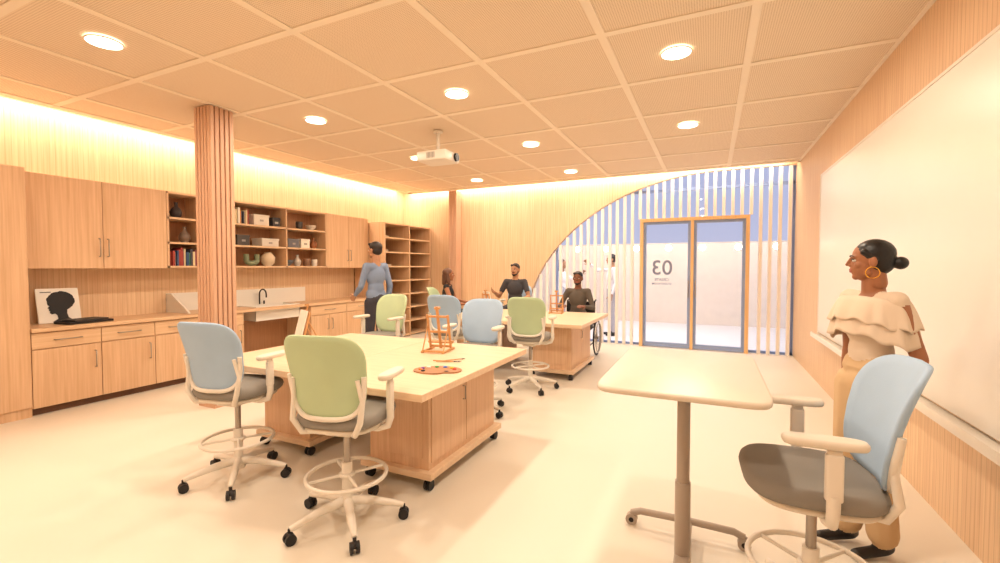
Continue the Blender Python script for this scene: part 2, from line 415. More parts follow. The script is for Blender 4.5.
for (n,y,z,p,c,s) in (('ceramic_vase',3.62,2.146,P1,'3A3234',.9),('ceramic_vase',3.72,1.826,P1,'7E6A5C',.9),('ceramic_bowl',5.35,1.516,P3,'5A5F66',1),
    ('ceramic_vase',5.55,1.516,P1,'C9BFB4',.8),('ceramic_pot',5.75,1.516,P2,'8E6A52',.9),('ceramic_pot',5.92,1.516,P2,'EDE6DA',.8),
    ('ceramic_pot',5.6,2.146,P2,'3F3B3C',.9),('ceramic_bowl',5.85,2.146,P3,'D8CDBE',.9),('ceramic_pot',4.05,2.146,P2,'4A3E3A',1),('ceramic_vase',5.9,1.826,P1,'A0643C',.8),('ceramic_bowl',4.05,1.826,P3,'5E4A40',.9)):
    vase(n,XL+.24,y,z,p,c,s)
def sbox(y,z,w,h,d,col,name='storage_box'):
    b=B(); b.box((0,0,h/2),(d,w,h),plain('card_'+col,col,rough=.6),bev=.006); b.box((0,0,h+.012),(d+.01,w+.01,.03),plain('card_'+col,col),bev=.005)
    b.box((d/2+.003,0,h*.55),(.004,.06,.03),M_steel); b.obj(name,(XL+.23,y,z+.001))
sbox(4.8,2.145,.26,.14,.24,'E4DACC'); sbox(5.08,2.145,.14,.12,.2,'3B3A3E'); sbox(4.95,1.825,.3,.1,.24,'D8D0C4'); sbox(5.4,1.825,.22,.12,.22,'6B6C74'); sbox(5.65,1.825,.18,.13,.2,'EFE7DA')
sbox(4.5,1.825,.2,.13,.22,'4E4846')
# U shaped sculpture
b=B(); b.tube([(0,-.09,.19)]+[(0,-.09*math.cos(t*PI/10),.10-.05*math.sin(t*PI/10)) for t in range(11)]+[(0,.09,.19)],.04,plain('green_glaze','7F8A6C',rough=.4),seg=12)
b.obj('arch_sculpture',(XL+.24,4.70,1.508))
b=B(); b.lathe((0,0,0),[(.05,0),(.1,.05),(.11,.14),(.06,.2),(.05,.22),(.045,.2)],plain('cream_ceramic','D8C4A8')); b.obj('ceramic_vase',(XL+.24,4.98,1.516))
b=B()
for i in range(3,8):
    for yy in (7.35,8.1):
        if random.random()<.75: b.bx(XL+.2,XL+.5,yy,yy+random.uniform(.2,.4),.056+i*.293,.056+i*.293+random.uniform(.02,.06),plain('paper_stack','CDB79C'))
b.obj('paper_stack')
# art print (silhouette with afro)
e=empty('art_print',(XL+.2,2.43,.888),0)
b=B(); b.box((0,0,.19),(.015,.36,.38),M_board)
M_ink=plain('black_ink','121014',rough=.6)
def disc(b,cy,cz,ry,rz,mat,x=.0085,rough=0,n=40):
    pts=[(cy+(ry+rough*random.uniform(-1,1))*math.cos(2*PI*i/n),cz+(rz+rough*random.uniform(-1,1))*math.sin(2*PI*i/n)) for i in range(n)]
    b.prism(pts,x,x+.002,mat,'x')
disc(b,.02,.24,.12,.105,M_ink,rough=.006)
face=[(.02,.24),(.075,.235),(.095,.205),(.1,.185),(.12,.165),(.105,.155),(.11,.14),(.1,.125),(.105,.11),(.09,.095),(.06,.1),(.045,.08),(.04,.04),(.09,.01),(-.1,.01),(-.05,.05),(-.04,.1),(-.05,.17)]
b.prism([(-a+.02,c) for a,c in face][::-1],.0106,.0126,M_ink,'x')
b.box((.0095,-.1,.34),(.002,.09,.008),M_ink)
ob=b.obj('canvas',(0,0,0),0,e); ob.rotation_euler=(0,-.2,0)
b=B(); b.box((0,0,.012),(.26,.42,.024),M_black,bev=.004); b.box((.0,.01,.034),(.22,.32,.018),plain('book_charcoal','33302F'),bev=.003); b.obj('sketchbook',(XL+.42,2.55,.887),.15)
# ------------------------------------------------------------------ columns
def column(x,y,w,name='fluted_column'):
    b=B(); b.bx(-w/2+.02,w/2-.02,-w/2+.02,w/2-.02,0,ZC-.013,W_col)
    n=5; p=w/n
    for i in range(n):
        t=-w/2+p*(i+.5)
        for sgn in (-1,1):
            b.box((t,sgn*(w/2-.012),(ZC-.013)/2),(p*.72,.026,ZC-.013),W_col,bev=.004); b.box((sgn*(w/2-.012),t,(ZC-.013)/2),(.026,p*.72,ZC-.013),W_col,bev=.004)
    b.bx(-w/2-.005,w/2+.005,-w/2-.005,w/2+.005,0,.06,W_col)
    b.obj(name,(x,y,0))
column(-4.87,3.13,.265); column(-5.2,YB-.13,.2)
# ------------------------------------------------------------------ projector
b=B(); b.box((0,0,0),(.42,.34,.12),M_white,bev=.02,seg=3); b.cyl((.2,.07,0),(.235,.07,0),.05,M_dark); b.cyl((.235,.07,0),(.24,.07,0),.038,M_black)
b.cyl((0,0,.06),(0,0,.32),.02,M_white); b.cyl((0,0,.31),(0,0,.33),.06,M_white)
for i in range(6): b.box((-.05+i*.02,-.171,0),(.008,.004,.07),M_grey)
b.obj('ceiling_projector',(-3.1,4.8,ZC-.010-.33))
# ------------------------------------------------------------------ work tables
def worktable(x0,x1,y0,y1,bx0,bx1,by0,by1,T=.77):
    b=B(); cx_,cy_=(x0+x1)/2,(y0+y1)/2
    L=lambda x0,x1,y0,y1,z0,z1,m,bev=0:b.bx(x0-cx_,x1-cx_,y0-cy_,y1-cy_,z0,z1,m,bev=bev)
    L(x0,x1,y0,y1,T-.045,T,W_top,.004)
    L(bx0,bx1,by0,by1,.13,T-.045,W_body)
    L(bx0+.05,bx1-.05,by0-.006,by0,.2,T-.1,W_body,.002)
    L(bx1,bx1+.008,by0+.03,(by0+by1)/2-.005,.17,T-.08,W_body,.002);L(bx1,bx1+.008,(by0+by1)/2+.005,by1-.03,.17,T-.08,W_body,.002)
    b.tube([(bx1-cx_+.008,(by0+by1)/2-.05-cy_,.5),(bx1-cx_+.03,(by0+by1)/2-.05-cy_,.5),(bx1-cx_+.03,(by0+by1)/2-.05-cy_,.6),(bx1-cx_+.008,(by0+by1)/2-.05-cy_,.6)],.005,M_steel,seg=6)
    L(bx0-.05,bx1+.05,by0-.05,by1+.05,.085,.13,W_top,.004)
    for x in (bx0,bx1):
        for y in (by0,by1):
            X,Y=x-cx_,y-cy_
            b.cyl((X,Y,.06),(X,Y,.085),.02,M_dark,seg=10)
            for d in (-.014,.014): b.cyl((X+d-.009,Y,.035),(X+d+.009,Y,.035),.035,M_black,seg=18)
    b.obj('mobile_worktable',(cx_,cy_,0))
worktable(-2.53,-1.48,2.11,3.72,-2.2,-1.7,2.5,3.5)
worktable(-3.60,-2.535,2.19,3.79,-3.4,-2.88,2.57,3.57)
worktable(-2.53,-1.45,5.5,7.1,-2.2,-1.66,5.75,6.8)
worktable(-3.62,-2.535,5.5,7.1,-3.4,-2.88,5.75,6.8)
# ------------------------------------------------------------------ small high table
b=B(); T=1.01
b.pad((0,0,T-.014),.66,1.02,.028,plain('laminate_cream','D8CCBC',rough=.35,var=.02),n=12,e=.012,seg=96)
b.box((0,0,T-.04),(.3,.5,.025),M_tableg,bev=.004)
b.cyl((0,0,.06),(0,0,T-.04),.03,M_tableg,seg=28); b.cyl((0,0,.03),(0,0,.45),.036,M_tableg,seg=28)
b.box((0,0,.075),(.07,.64,.035),M_tableg,bev=.008)
for y in (-.32,.32):
    b.tube([(-.29,y,.065),(-.24,y,.085),(0,y,.09),(.24,y,.085),(.29,y,.065)],.019,M_tableg,seg=10)
    for x in (-.29,.29):
        b.cyl((x,y-.02,.032),(x,y+.02,.032),.032,M_tableg,seg=18); b.cyl((x,y-.022,.032),(x,y+.022,.032),.014,M_dark,seg=12); b.cyl((x,y,.04),(x,y,.07),.012,M_tableg,seg=10)
b.obj('standing_height_table',(-.11,2.35,0))
# ------------------------------------------------------------------ drafting chair
def chair_mesh(fab,nm):
    b=B(); zs=.655
    b.pad((0,.02,zs-.005),.50,.48,.075,M_grey,n=3.4,e=.034,seg=56,dome=.006)
    b.pad((0,.01,zs-.055),.44,.42,.03,M_arm,n=3.4,e=.012,seg=48)
    b.box((0,0,zs-.09),(.16,.2,.05),M_arm,bev=.01)
    b.cyl((0,0,.1),(0,0,.36),.03,M_white); b.cyl((0,0,.36),(0,0,zs-.08),.019,M_steel); b.cyl((0,0,.08),(0,0,.16),.045,M_white,r1=.035)
    # foot ring
    b.ring((0,0,.285),.225,.012,M_white,seg=48); b.ring((0,0,.285),.036,.012,M_white,seg=20)
    for k in range(4):
        a=PI/4+k*PI/2; b.tube([(.035*math.cos(a),.035*math.sin(a),.285),(.225*math.cos(a),.225*math.sin(a),.285)],.009,M_white,seg=8)
    for k in range(5):
        a=PI/2+k*2*PI/5; c,s_=math.cos(a),math.sin(a)
        b.tube([(.03*c,.03*s_,.13),(.15*c,.15*s_,.12),(.27*c,.27*s_,.095),(.325*c,.325*s_,.082)],[.028,.024,.019,.015],M_white,seg=10)
        X,Y=.325*c,.325*s_
        b.cyl((X,Y,.045),(X,Y,.085),.01,M_dark,seg=8)
        for d in (-1,1):
            q=(X-s_*.016*d,Y+c*.016*d)
            b.cyl((q[0]-s_*.009,q[1]+c*.009,.03),(q[0]+s_*.009,q[1]-c*.009,.03),.03,M_black,seg=18)
        b.sph((X,Y,.045),(.02,.02,.022),M_black,u=12,v=8)
    # back
    def by(x,z):
        t=(z-.68)/.47
        return -.215-.12*t+.02*math.sin(max(0,t)*PI)+ (x/.22)**2*.07
    zc,hz=.915,.23
    def half(z): 
        t=(z-.68)/.47
        return .20+.03*min(1,max(0,t*1.4))
    nr,ns=8,56
    for mat,th0,th1 in ((fab,.012,-.012),):
        vs=[];fs=[]
        rings=[(r/nr,th0) for r in range(1,nr+1)]+[(1.03,0)]+[(r/nr,th1) for r in range(nr,0,-1)]
        for r,th in rings:
            for i in range(ns):
                a=2*PI*i/ns; ca,sa=math.cos(a),math.sin(a); n=4.2
                sx=math.copysign(abs(ca)**(2/n),ca)*r; sz=math.copysign(abs(sa)**(2/n),sa)*r
                z=zc+hz*sz; x=half(z)*sx
                vs.append((x,by(x,z)+th,z))
        m=len(rings)
        for j in range(m-1):
            for i in range(ns): fs.append((j*ns+i,j*ns+(i+1)%ns,(j+1)*ns+(i+1)%ns,(j+1)*ns+i))
        vs.append((0,by(0,zc)+th0,zc)); vs.append((0,by(0,zc)+th1,zc)); 
        for i in range(ns):
            fs.append(((i+1)%ns,i,len(vs)-2)); fs.append(((m-1)*ns+i,(m-1)*ns+(i+1)%ns,len(vs)-1))
        b.add(vs,fs,mat,True)
    # white frame behind lower back (U) and spine
    pts=[]
    for i in range(25):
        a=PI+PI*i/24; ca,sa=math.cos(a),math.sin(a); n=4.2
        sx=math.copysign(abs(ca)**(2/n),ca); sz=math.copysign(abs(sa)**(2/n),sa)
        z=zc+hz*sz; x=half(z)*sx*1.0; pts.append((x,by(x,z)-.018,z))
    b.tube(pts,.014,M_white,seg=10)
    for sg in (-1,1):
        b.tube([(sg*.19,by(.19,.9)-.018,.9),(sg*.205,by(.2,.78)-.02,.78),(sg*.2,-.21,.67),(sg*.16,-.19,.595),(sg*.06,-.08,.57)],[.012,.015,.017,.017,.016],M_white,seg=10)
        # arm
        b.tube([(sg*.05,.0,.57),(sg*.2,.0,.57),(sg*.26,-.0,.59),(sg*.275,-.0,.64),(sg*.275,-.0,.70)],[.018,.018,.02,.022,.022],M_white,seg=10)
        b.box((sg*.275,0,.765),(.03,.055,.17),M_white,bev=.01,seg=3)
        b.box((sg*.275,.0,.83),(.024,.045,.07),M_white,bev=.008,seg=3)
        b.pad((sg*.27,.03,.885),.085,.26,.032,M_arm,n=3.2,e=.012,seg=40)
    return b.mesh(nm)
CB=chair_mesh(M_blue,'blue_chair'); CG=chair_mesh(M_green,'green_chair')
def chair(x,y,deg,me): return mkobj('drafting_chair',me,(x,y,0),math.radians(deg-90))
chair(.385,2.17,183,CB)
chair(-3.02,2.07,101,CB); chair(-1.92,1.98,104,CG)
chair(-3.66,4.35,-92,CG); chair(-2.20,4.08,-85,CB)
chair(-3.10,5.1,95,CB); chair(-2.00,5.15,98,CG)
# ------------------------------------------------------------------ easels, palette
def easel(x,y,deg,canvas=True,h=.36):
    b=B(); t=.24; c,s_=math.cos(t),math.sin(t)
    def P(x_,z_,o=0): return (x_,.06-z_*s_+o*c,z_*c+.012+o*s_)      # point on the leaning frame
    for sx in (-1,1):
        b.box((sx*.095,0,.008),(.018,.26,.016),W_easel)                       # floor skids
        b.box(P(sx*.095,h*.42),(.018,.014,h*.84),W_easel,rot=(t,0,0))          # uprights
        b.tube([(sx*.095,-.115,.01),P(sx*.095,h*.62,-.004)],.006,W_easel,seg=6) # rear props
    b.box((0,-.115,.014),(.20,.014,.016),W_easel)
    for f in (.06,.42,.80): b.box(P(0,h*f),(.205,.012,.018),W_easel,rot=(t,0,0))
    b.box(P(0,h*.52,.004),(.024,.012,h*1.04),W_easel,rot=(t,0,0))             # mast
    b.box(P(0,h*.15,.018),(.23,.04,.014),W_easel,rot=(t,0,0)); b.box(P(0,h*1.0,.012),(.05,.026,.02),W_easel,rot=(t,0,0))
    if canvas: b.box(P(0,h*.15+.14,.022),(.19,.014,.25),M_board,rot=(t,0,0),bev=.002)
    b.obj('tabletop_easel',(x,y,.771),math.radians(deg-90))
easel(-3.40,3.0,-115,True,.37); easel(-2.14,3.3,100,False,.37); easel(-3.35,6.6,60,True,.34); easel(-2.2,6.8,100,False,.34)
b=B(); pts=[]
for i in range(48):
    a=2*PI*i/48; r=1-.22*math.exp(-((a-5.2)/.28)**2)
    pts.append((.17*r*math.cos(a),.115*r*math.sin(a)))
M_pal=wood('palette_wood','9A6A44','B57F54','x'); b.prism(pts,0,.008,M_pal)
for i,c in enumerate(['D93A2E','F2C230','2F6FD0','3FA35A','F4F0E6','7D3FA0','E87C2A','1D1D22']):
    a=.2+i*.52; b.sph((.12*math.cos(a),.078*math.sin(a),.01),(.017,.014,.008),plain('paint_'+c,c,rough=.3),u=10,v=6)
b.sph((.07,-.045,.009),(.018,.014,.002),M_black,u=12,v=6)
b.obj('paint_palette',(-1.73,2.66,.771),.35)
b=B()
for i,(x,y,a) in enumerate(((0,0,.4),(.03,.03,.9),(-.04,.02,.2))):
    d=Vector((math.cos(a),math.sin(a),0)); p=Vector((x,y,.006))
    b.cyl(p,p+d*.15,.004,W_easel,seg=8); b.cyl(p+d*.15,p+d*.17,.0045,M_steel,seg=8); b.cyl(p+d*.17,p+d*.195,.005,M_black,r1=.001,seg=8)
b.obj('paint_brushes',(-1.9,2.9,.771))
# ------------------------------------------------------------------ people
def hullmesh(spheres,bmout):
    t=bmesh.new()
    for p,r in spheres:
        bmesh.ops.create_icosphere(t,subdivisions=2,radius=r,matrix=Matrix.Translation(p))
    res=bmesh.ops.convex_hull(t,input=t.verts[:])
    dele=[g for g in res['geom_interior'] if isinstance(g,bmesh.types.BMVert)]
    bmesh.ops.delete(t,geom=dele,context='VERTS')
    loose=[v for v in t.verts if not v.link_faces]
    if loose: bmesh.ops.delete(t,geom=loose,context='VERTS')
    me=bpy.data.meshes.new('t'); t.to_mesh(me); t.free(); bmout.from_mesh(me); bpy.data.meshes.remove(me)
def fuse(name,prims,voxel,smooth=6,parent=None):
    """prims: ('h',[(p,r)..],mat) or ('e',c,radii,rotEuler,mat) -> one continuous surface"""
    bm=bmesh.new()
    for p in prims:
        if p[0]=='h': hullmesh([(Vector(a),r) for a,r in p[1]],bm)
        else:
            M=Matrix.Translation(Vector(p[1]))@Euler(p[3] or (0,0,0)).to_matrix().to_4x4()@Matrix.Diagonal((*p[2],1))
            t=bmesh.new(); bmesh.ops.create_icosphere(t,subdivisions=3,radius=1,matrix=M)
            me=bpy.data.meshes.new('t'); t.to_mesh(me); t.free(); bm.from_mesh(me); bpy.data.meshes.remove(me)
    me=bpy.data.meshes.new(name); bm.to_mesh(me); bm.free()
    o=bpy.data.objects.new(name,me); scene.collection.objects.link(o)
    r=o.modifiers.new('r','REMESH'); r.mode='VOXEL'; r.voxel_size=voxel
    if smooth:
        s=o.modifiers.new('s','SMOOTH'); s.factor=.5; s.iterations=smooth
    dg=bpy.context.evaluated_depsgraph_get(); me2=bpy.data.meshes.new_from_object(o.evaluated_get(dg))
    o.modifiers.clear(); o.data=me2; bpy.data.meshes.remove(me)
    mats=[]
    for p in prims:
        if p[-1] not in mats: mats.append(p[-1])
    me2.materials.clear()
    for m in mats: me2.materials.append(m)
    n=len(me2.polygons)
    if n and len(mats)>1:
        C=np.zeros(n*3); me2.polygons.foreach_get('center',C); C=C.reshape(-1,3)
        best=np.full(n,1e9); idx=np.zeros(n,int)
        for p in prims:
            if p[0]=='h':
                D=np.full(n,1e9); S=p[1]
                for i in range(max(1,len(S)-1)):
                    a=np.array(S[i][0]); ra=S[i][1]; j=min(i+1,len(S)-1); c=np.array(S[j][0]); rc=S[j][1]; ab=c-a; L=ab@ab
                    t=np.clip(((C-a)@ab)/L,0,1) if L>1e-9 else np.zeros(n)
                    D=np.minimum(D,np.linalg.norm(C-(a+t[:,None]*ab),axis=1)-(ra+t*(rc-ra)))
            else:
                R=np.array(Euler(p[3] or (0,0,0)).to_matrix()); q=(C-np.array(p[1]))@R; rr=np.array(p[2])
                k0=np.linalg.norm(q/rr,axis=1); k1=np.linalg.norm(q/(rr*rr),axis=1)+1e-9; D=k0*(k0-1)/k1
            w=D<best; best[w]=D[w]; idx[w]=mats.index(p[-1])
        me2.polygons.foreach_set('material_index',idx.astype(np.int32))
    me2.polygons.foreach_set('use_smooth',np.ones(n,bool)); me2.update()
    if parent: o.parent=parent
    return o
def hand_prims(wr,d,nrm,side,mat,curl=.5,s=1.0):
    """d: finger direction, nrm: palm-facing direction, side: thumb side"""
    wr=Vector(wr); d=Vector(d).normalized(); side=Vector(side); side=(side-d*side.dot(d)).normalized(); n=d.cross(side)
    if n.dot(Vector(nrm))<0: n=-n
    P=[('h',[(wr-d*.02*s,.025*s),(wr+d*.02*s,.022*s)],mat)]
    k=[wr+d*.085*s+side*.03*s,wr+d*.09*s+side*.01*s,wr+d*.086*s-side*.011*s,wr+d*.078*s-side*.031*s]
    P.append(('h',[(wr+d*.015*s+side*.014*s,.017*s),(wr+d*.015*s-side*.014*s,.016*s),(k[3],.011*s),(k[0],.0125*s),(k[1],.012*s)],mat))
    P.append(('h',[(wr+d*.03*s+side*.02*s+n*.004,.015*s),(k[0],.011*s)],mat))
    for kk,L in zip(k,(.068,.078,.072,.056)):
        p=kk; dd=d.copy(); a=curl*.55
        for f,r0,r1 in ((.45,.0095,.0088),(.3,.0088,.008),(.25,.008,.007)):
            dd=(d*math.cos(a)+n*math.sin(a)).normalized()
            q=p+dd*L*f*s; P.append(('h',[(p,r0*s),(q,r1*s)],mat)); p=q; a=a+curl*.35
    p=wr+d*.025*s+side*.022*s
    for dd,L,r0,r1 in ((d*.6+side*.75+n*.25,.042,.014,.0115),(d*.85+side*.4+n*.35,.03,.011,.0095),(d*.95+side*.15+n*.35,.024,.0095,.0078)):
        dd=dd.normalized(); q=p+dd*L*s; P.append(('h',[(p,r0*s),(q,r1*s)],mat)); p=q
    return P
def head(parent,c,yaw,pitch,skin,hair,style,s=1.0,voxel=.0045,beard=None,lipc='A0584C',iris='2A1A12'):
    e=bpy.data.objects.new('head_pivot',None); scene.collection.objects.link(e); e.parent=parent; e.location=c; e.rotation_euler=(pitch,0,yaw); e.scale=(s,s,s)
    lip=plain('lips_'+lipc,lipc,rough=.4); S=skin
    P=[('e',(0,-.012,.03),(.074,.093,.086),None,S),('e',(0,.026,-.028),(.058,.062,.082),None,S),
       ('h',[((-.045,.01,-.06),.018),((0,.060,-.086),.019),((.045,.01,-.06),.018)],S),
       ('h',[((0,.084,.018),.007),((0,.101,-.018),.009)],S),('h',[((-.011,.090,-.023),.007),((.011,.090,-.023),.007)],S),
       ('h',[((-.036,.066,.026),.011),((-.012,.076,.022),.010)],S),('h',[((.036,.066,.026),.011),((.012,.076,.022),.010)],S),
       ('h',[((-.04,.052,-.02),.020),((-.02,.062,-.045),.018)],S),('h',[((.04,.052,-.02),.020),((.02,.062,-.045),.018)],S),
       ('h',[((-.019,.080,-.048),.005),((0,.087,-.0465),.006)],lip),('h',[((.019,.080,-.048),.005),((0,.087,-.0465),.006)],lip),
       ('h',[((-.016,.079,-.057),.005),((0,.085,-.058),.0065)],lip),('h',[((.016,.079,-.057),.005),((0,.085,-.058),.0065)],lip),
       ('e',(.076,-.008,-.004),(.010,.019,.031),(0,0,.3),S),('e',(-.076,-.008,-.004),(.010,.019,.031),(0,0,-.3),S),
       ('h',[((0,-.02,-.05),.05),((0,-.03,-.12),.05)],S)]
    if beard:
        P+=[('h',[((-.055,.012,-.035),.012),((-.045,.03,-.07),.016),((0,.066,-.094),.022)],beard),('h',[((.055,.012,-.035),.012),((.045,.03,-.07),.016),((0,.066,-.094),.022)],beard),
            ('h',[((-.022,.084,-.042),.005),((0,.094,-.036),.005)],beard),('h',[((.022,.084,-.042),.005),((0,.094,-.036),.005)],beard)]
    fuse('face',P,voxel,2,e)
    b=B(); ew=plain('eye_white','E2DAD0',rough=.2); ir=plain('iris_'+iris,iris,rough=.15)
    for sx in (-1,1):
        b.sph((sx*.030,.0700,.004),(.0125,.0112,.0082),ew); b.sph((sx*.030,.0768,.004),(.0055,.0055,.0055),ir,u=12,v=8)
        b.tube([(sx*.017,.078,.0085),(sx*.024,.0825,.0125),(sx*.033,.081,.0132),(sx*.043,.073,.008)],.002,hair,seg=6)
        b.tube([(sx*.014,.088,.027),(sx*.028,.087,.033),(sx*.046,.072,.028)],[.003,.0032,.0015],hair,seg=6)
    b.obj('eyes',parent=e)
    H=[('e',(0,-.022,.045),(.079,.094,.082),None,hair)]
    if style=='bun':
        H=[('e',(0,-.020,.040),(.079,.094,.084),None,hair),('e',(0,-.045,.0),(.068,.066,.075),None,hair),('e',(0,-.128,-.01),(.038,.036,.035),None,hair),('h',[((0,-.09,-.01),.022),((0,-.12,-.01),.022)],hair),
           ('h',[((-.06,.03,.05),.018),((-.071,-.02,.01),.012)],hair),('h',[((.06,.03,.05),.018),((.071,-.02,.01),.012)],hair)]
    elif style=='long':
        H+=[('h',[((-.06,-.03,.03),.035),((-.075,-.03,-.09),.03),((-.08,-.0,-.16),.022)],hair),('h',[((.06,-.03,.03),.035),((.075,-.03,-.09),.03),((.08,-.0,-.16),.022)],hair),('h',[((0,-.06,.0),.06),((0,-.075,-.15),.05)],hair)]
    elif style=='short':
        H+=[('e',(0,-.045,.0),(.074,.066,.065),None,hair),('h',[((-.05,.045,.085),.02),((.05,.045,.085),.022)],hair),('h',[((-.072,0,.02),.008),((-.074,0,-.01),.006)],hair),('h',[((.072,0,.02),.008),((.074,0,-.01),.006)],hair)]
    fuse('hair',H,voxel,3,e)
    return e
def person(name,loc,deg,H,skin,top,bottom,shoe,hair,style,pose={},torso_w=1.0,leg_w=1.0,slv='long',head_yaw=0,head_pitch=0,voxel=.012,hv=.006,beard=None,lean=0,female=False,hands=None,flare=0):
    """local frame: faces +Y, person's right is +X, left is -X"""
    root=empty(name,loc,math.radians(deg-90)); k=H/1.75
    J=dict(pel=(0,0,.95),shL=(-.17,0,1.42),shR=(.17,0,1.42),elL=(-.22,-.03,1.13),elR=(.22,-.03,1.13),wrL=(-.23,.06,.88),wrR=(.23,.06,.88),
        hipL=(-.09,0,.93),hipR=(.09,0,.93),knL=(-.1,.02,.5),knR=(.1,.02,.5),anL=(-.1,-.02,.09),anR=(.1,-.02,.09),toL=(-.12,.13,.035),toR=(.12,.13,.035))
    J.update(pose); J={a:Vector(v)*k for a,v in J.items()}
    pel=J['pel']; dz=pel.z-.95*k
    Rl=Matrix.Rotation(-lean,4,'X')
    def U(x,y,z):   # torso point in standing coordinates (unit), leaned about pelvis
        return pel+(Rl@(Vector((x,y,z-.95))*k))
    w=torso_w
    P=[('e',U(0,-.01,.96),(.158*w*k,.115*k,.12*k),None,bottom),
       ('h',[(U(-.06*w,0,1.04),.095*k),(U(.06*w,0,1.04),.095*k)],top if not female else bottom),
       ('e',U(0,0,1.13),(.128*w*k,.095*k,.13*k),(-lean,0,0),top),('e',U(0,.005,1.29),(.155*w*k,.108*k,.16*k),(-lean,0,0),top)]
    shy={}
    for sd,sx in (('L',-1),('R',1)):
        sh=U(*(Vector(pose.get('sh'+sd,(sx*.17*w,0,1.42))))); shy[sd]=sh
        P.append(('h',[(U(sx*.05,-.01,1.40),.062*k),(sh,.054*k)],top))
        el,wr=J['el'+sd],J['wr'+sd]
        up_m=skin if slv=='none' else top; lo_m=top if slv=='long' else skin
        rr=.9 if female else 1
        if slv=='short':
            mid=sh.lerp(el,.6); P.append(('h',[(sh,.056*k),(mid,.052*k)],top)); P.append(('h',[(mid,.044*k),(el,.038*k)],skin))
        else: P.append(('h',[(sh,.052*k*rr),(el,.041*k*rr)],up_m))
        P.append(('h',[(el,.04*k*rr),(el.lerp(wr,.3),.041*k*rr),(wr.lerp(el,.06),.026*k*rr)],lo_m)); P.append(('h',[(wr.lerp(el,.1),.025*k*rr),(wr,.023*k*rr)],skin))
        hip,kn,an,to=J['hip'+sd],J['kn'+sd],J['an'+sd],J['to'+sd]
        P.append(('h',[(hip,.088*k*leg_w),(kn,.062*k*leg_w)],bottom)); P.append(('h',[(kn,.060*k*leg_w),(kn.lerp(an,.3),.06*k*leg_w),(an+(kn-an).normalized()*.03,(.045+flare)*k*leg_w)],bottom))
        P.append(('h',[(an-Vector((0,.03,.045))*k,.034*k),(an+Vector((0,.0,-.02))*k,.04*k)],shoe)); P.append(('h',[(an-Vector((0,.02,.055))*k,.032*k),(to,.03*k)],shoe))
    P.append(('h',[(U(0,-.01,1.44),.058*k),(U(0,.0,1.54),.052*k)],skin))
    P.append(('e',U(0,-.005,1.435),(.07*k,.06*k,.03*k),None,top if slv!='none' else skin))
    fuse('body',P,voxel,6,root)
    hs=hands or {}
    for sd,sx in (('L',-1),('R',1)):
        el,wr=J['el'+sd],J['wr'+sd]; d=(wr-el).normalized(); h=hs.get(sd,{})
        fuse('hand_'+sd,hand_prims(wr,h.get('d',d),h.get('n',(-sx,0,0)),h.get('s',(0,1,0)),skin,h.get('curl',.5),k),.0035 if voxel<.01 else .005,1,root)
    head(root,U(0,.018,1.632),head_yaw,head_pitch,skin,hair,style,k*1.0,hv,beard)
    return root
sk1=plain('skin_brown','9E6848',rough=.5,var=.03); sk2=plain('skin_tan','B0805F',rough=.5,var=.03); sk3=plain('skin_deep','7A4B34',rough=.5,var=.03)
hb=plain('hair_black','100D0E',rough=.4); hbr=plain('hair_brown','5A3826',rough=.5); hdk=plain('hair_dark','241A16',rough=.5)
# --- woman at the whiteboard
cream=plain('cream_blouse','DCCAB6',rough=.75,bump=.2,bscale=80); tan=plain('tan_trousers','CDB08A',rough=.8); shoe=plain('black_shoe','151214',rough=.35)
HW=1.64; k=HW/1.75
wm=person('woman',(.765,2.95,0),208,HW,sk1,cream,tan,shoe,hb,'bun',pose=dict(elL=(-.215,-.07,1.12),wrL=(-.17,.06,.90),elR=(.21,-.06,1.13),wrR=(.19,-.02,.88),
   anL=(-.075,-.03,.10),anR=(.08,.04,.10),knL=(-.088,.015,.5),knR=(.085,.045,.5),toL=(-.085,.13,.031),toR=(.09,.20,.031)),torso_w=.88,leg_w=1.2,slv='none',head_yaw=math.radians(-38),voxel=.008,hv=.0032,female=True,flare=.018,
   hands=dict(L=dict(curl=.9),R=dict(curl=.5)))
b=B()
def ruffle(b,z0,z1,a0,b0,a1,b1,nf,amp,ph=0):
    nt_,na=10,200; vs=[];fs=[]
    for j in range(nt_+1):
        t=j/nt_; A=a0+(a1-a0)*t**.6; Bb=b0+(b1-b0)*t**.6
        for i in range(na):
            a=2*PI*i/na; r=1+amp*t*(math.sin(nf*a+ph)+.5*math.sin((2*nf-3)*a+1+ph))
            n=2.3; ca,sa=math.cos(a),math.sin(a)
            side=abs(ca)**2
            z=z0+(z1-z0)*t*(.82+.3*side)-.018*side*(1-t)+.010*t*math.sin(nf*a+1+ph)
            vs.append((A*r*math.copysign(abs(ca)**(2/n),ca)*k,(Bb*r*math.copysign(abs(sa)**(2/n),sa)-.005)*k,z*k))
    for j in range(nt_):
        for i in range(na): fs.append((j*na+i,j*na+(i+1)%na,(j+1)*na+(i+1)%na,(j+1)*na+i))
    b.add(vs,fs,cream,True)
ruffle(b,1.44,1.285,.165,.098,.228,.148,11,.04); ruffle(b,1.40,1.20,.18,.105,.235,.142,9,.04,1.3)
ob=b.obj('ruffle_blouse',parent=wm); so=ob.modifiers.new('sol','SOLIDIFY'); so.thickness=.004
for sx in (-1,1):
    b=B(); b.ring((sx*.080,-.006,-.062),.030,.0028,M_gold,axis='x',seg=32); b.sph((sx*.08,-.006,-.032),.004,M_gold,u=8,v=6)
    hp=[c for c in wm.children if c.name.startswith('head_pivot')][0]; b.obj('earring',parent=hp)
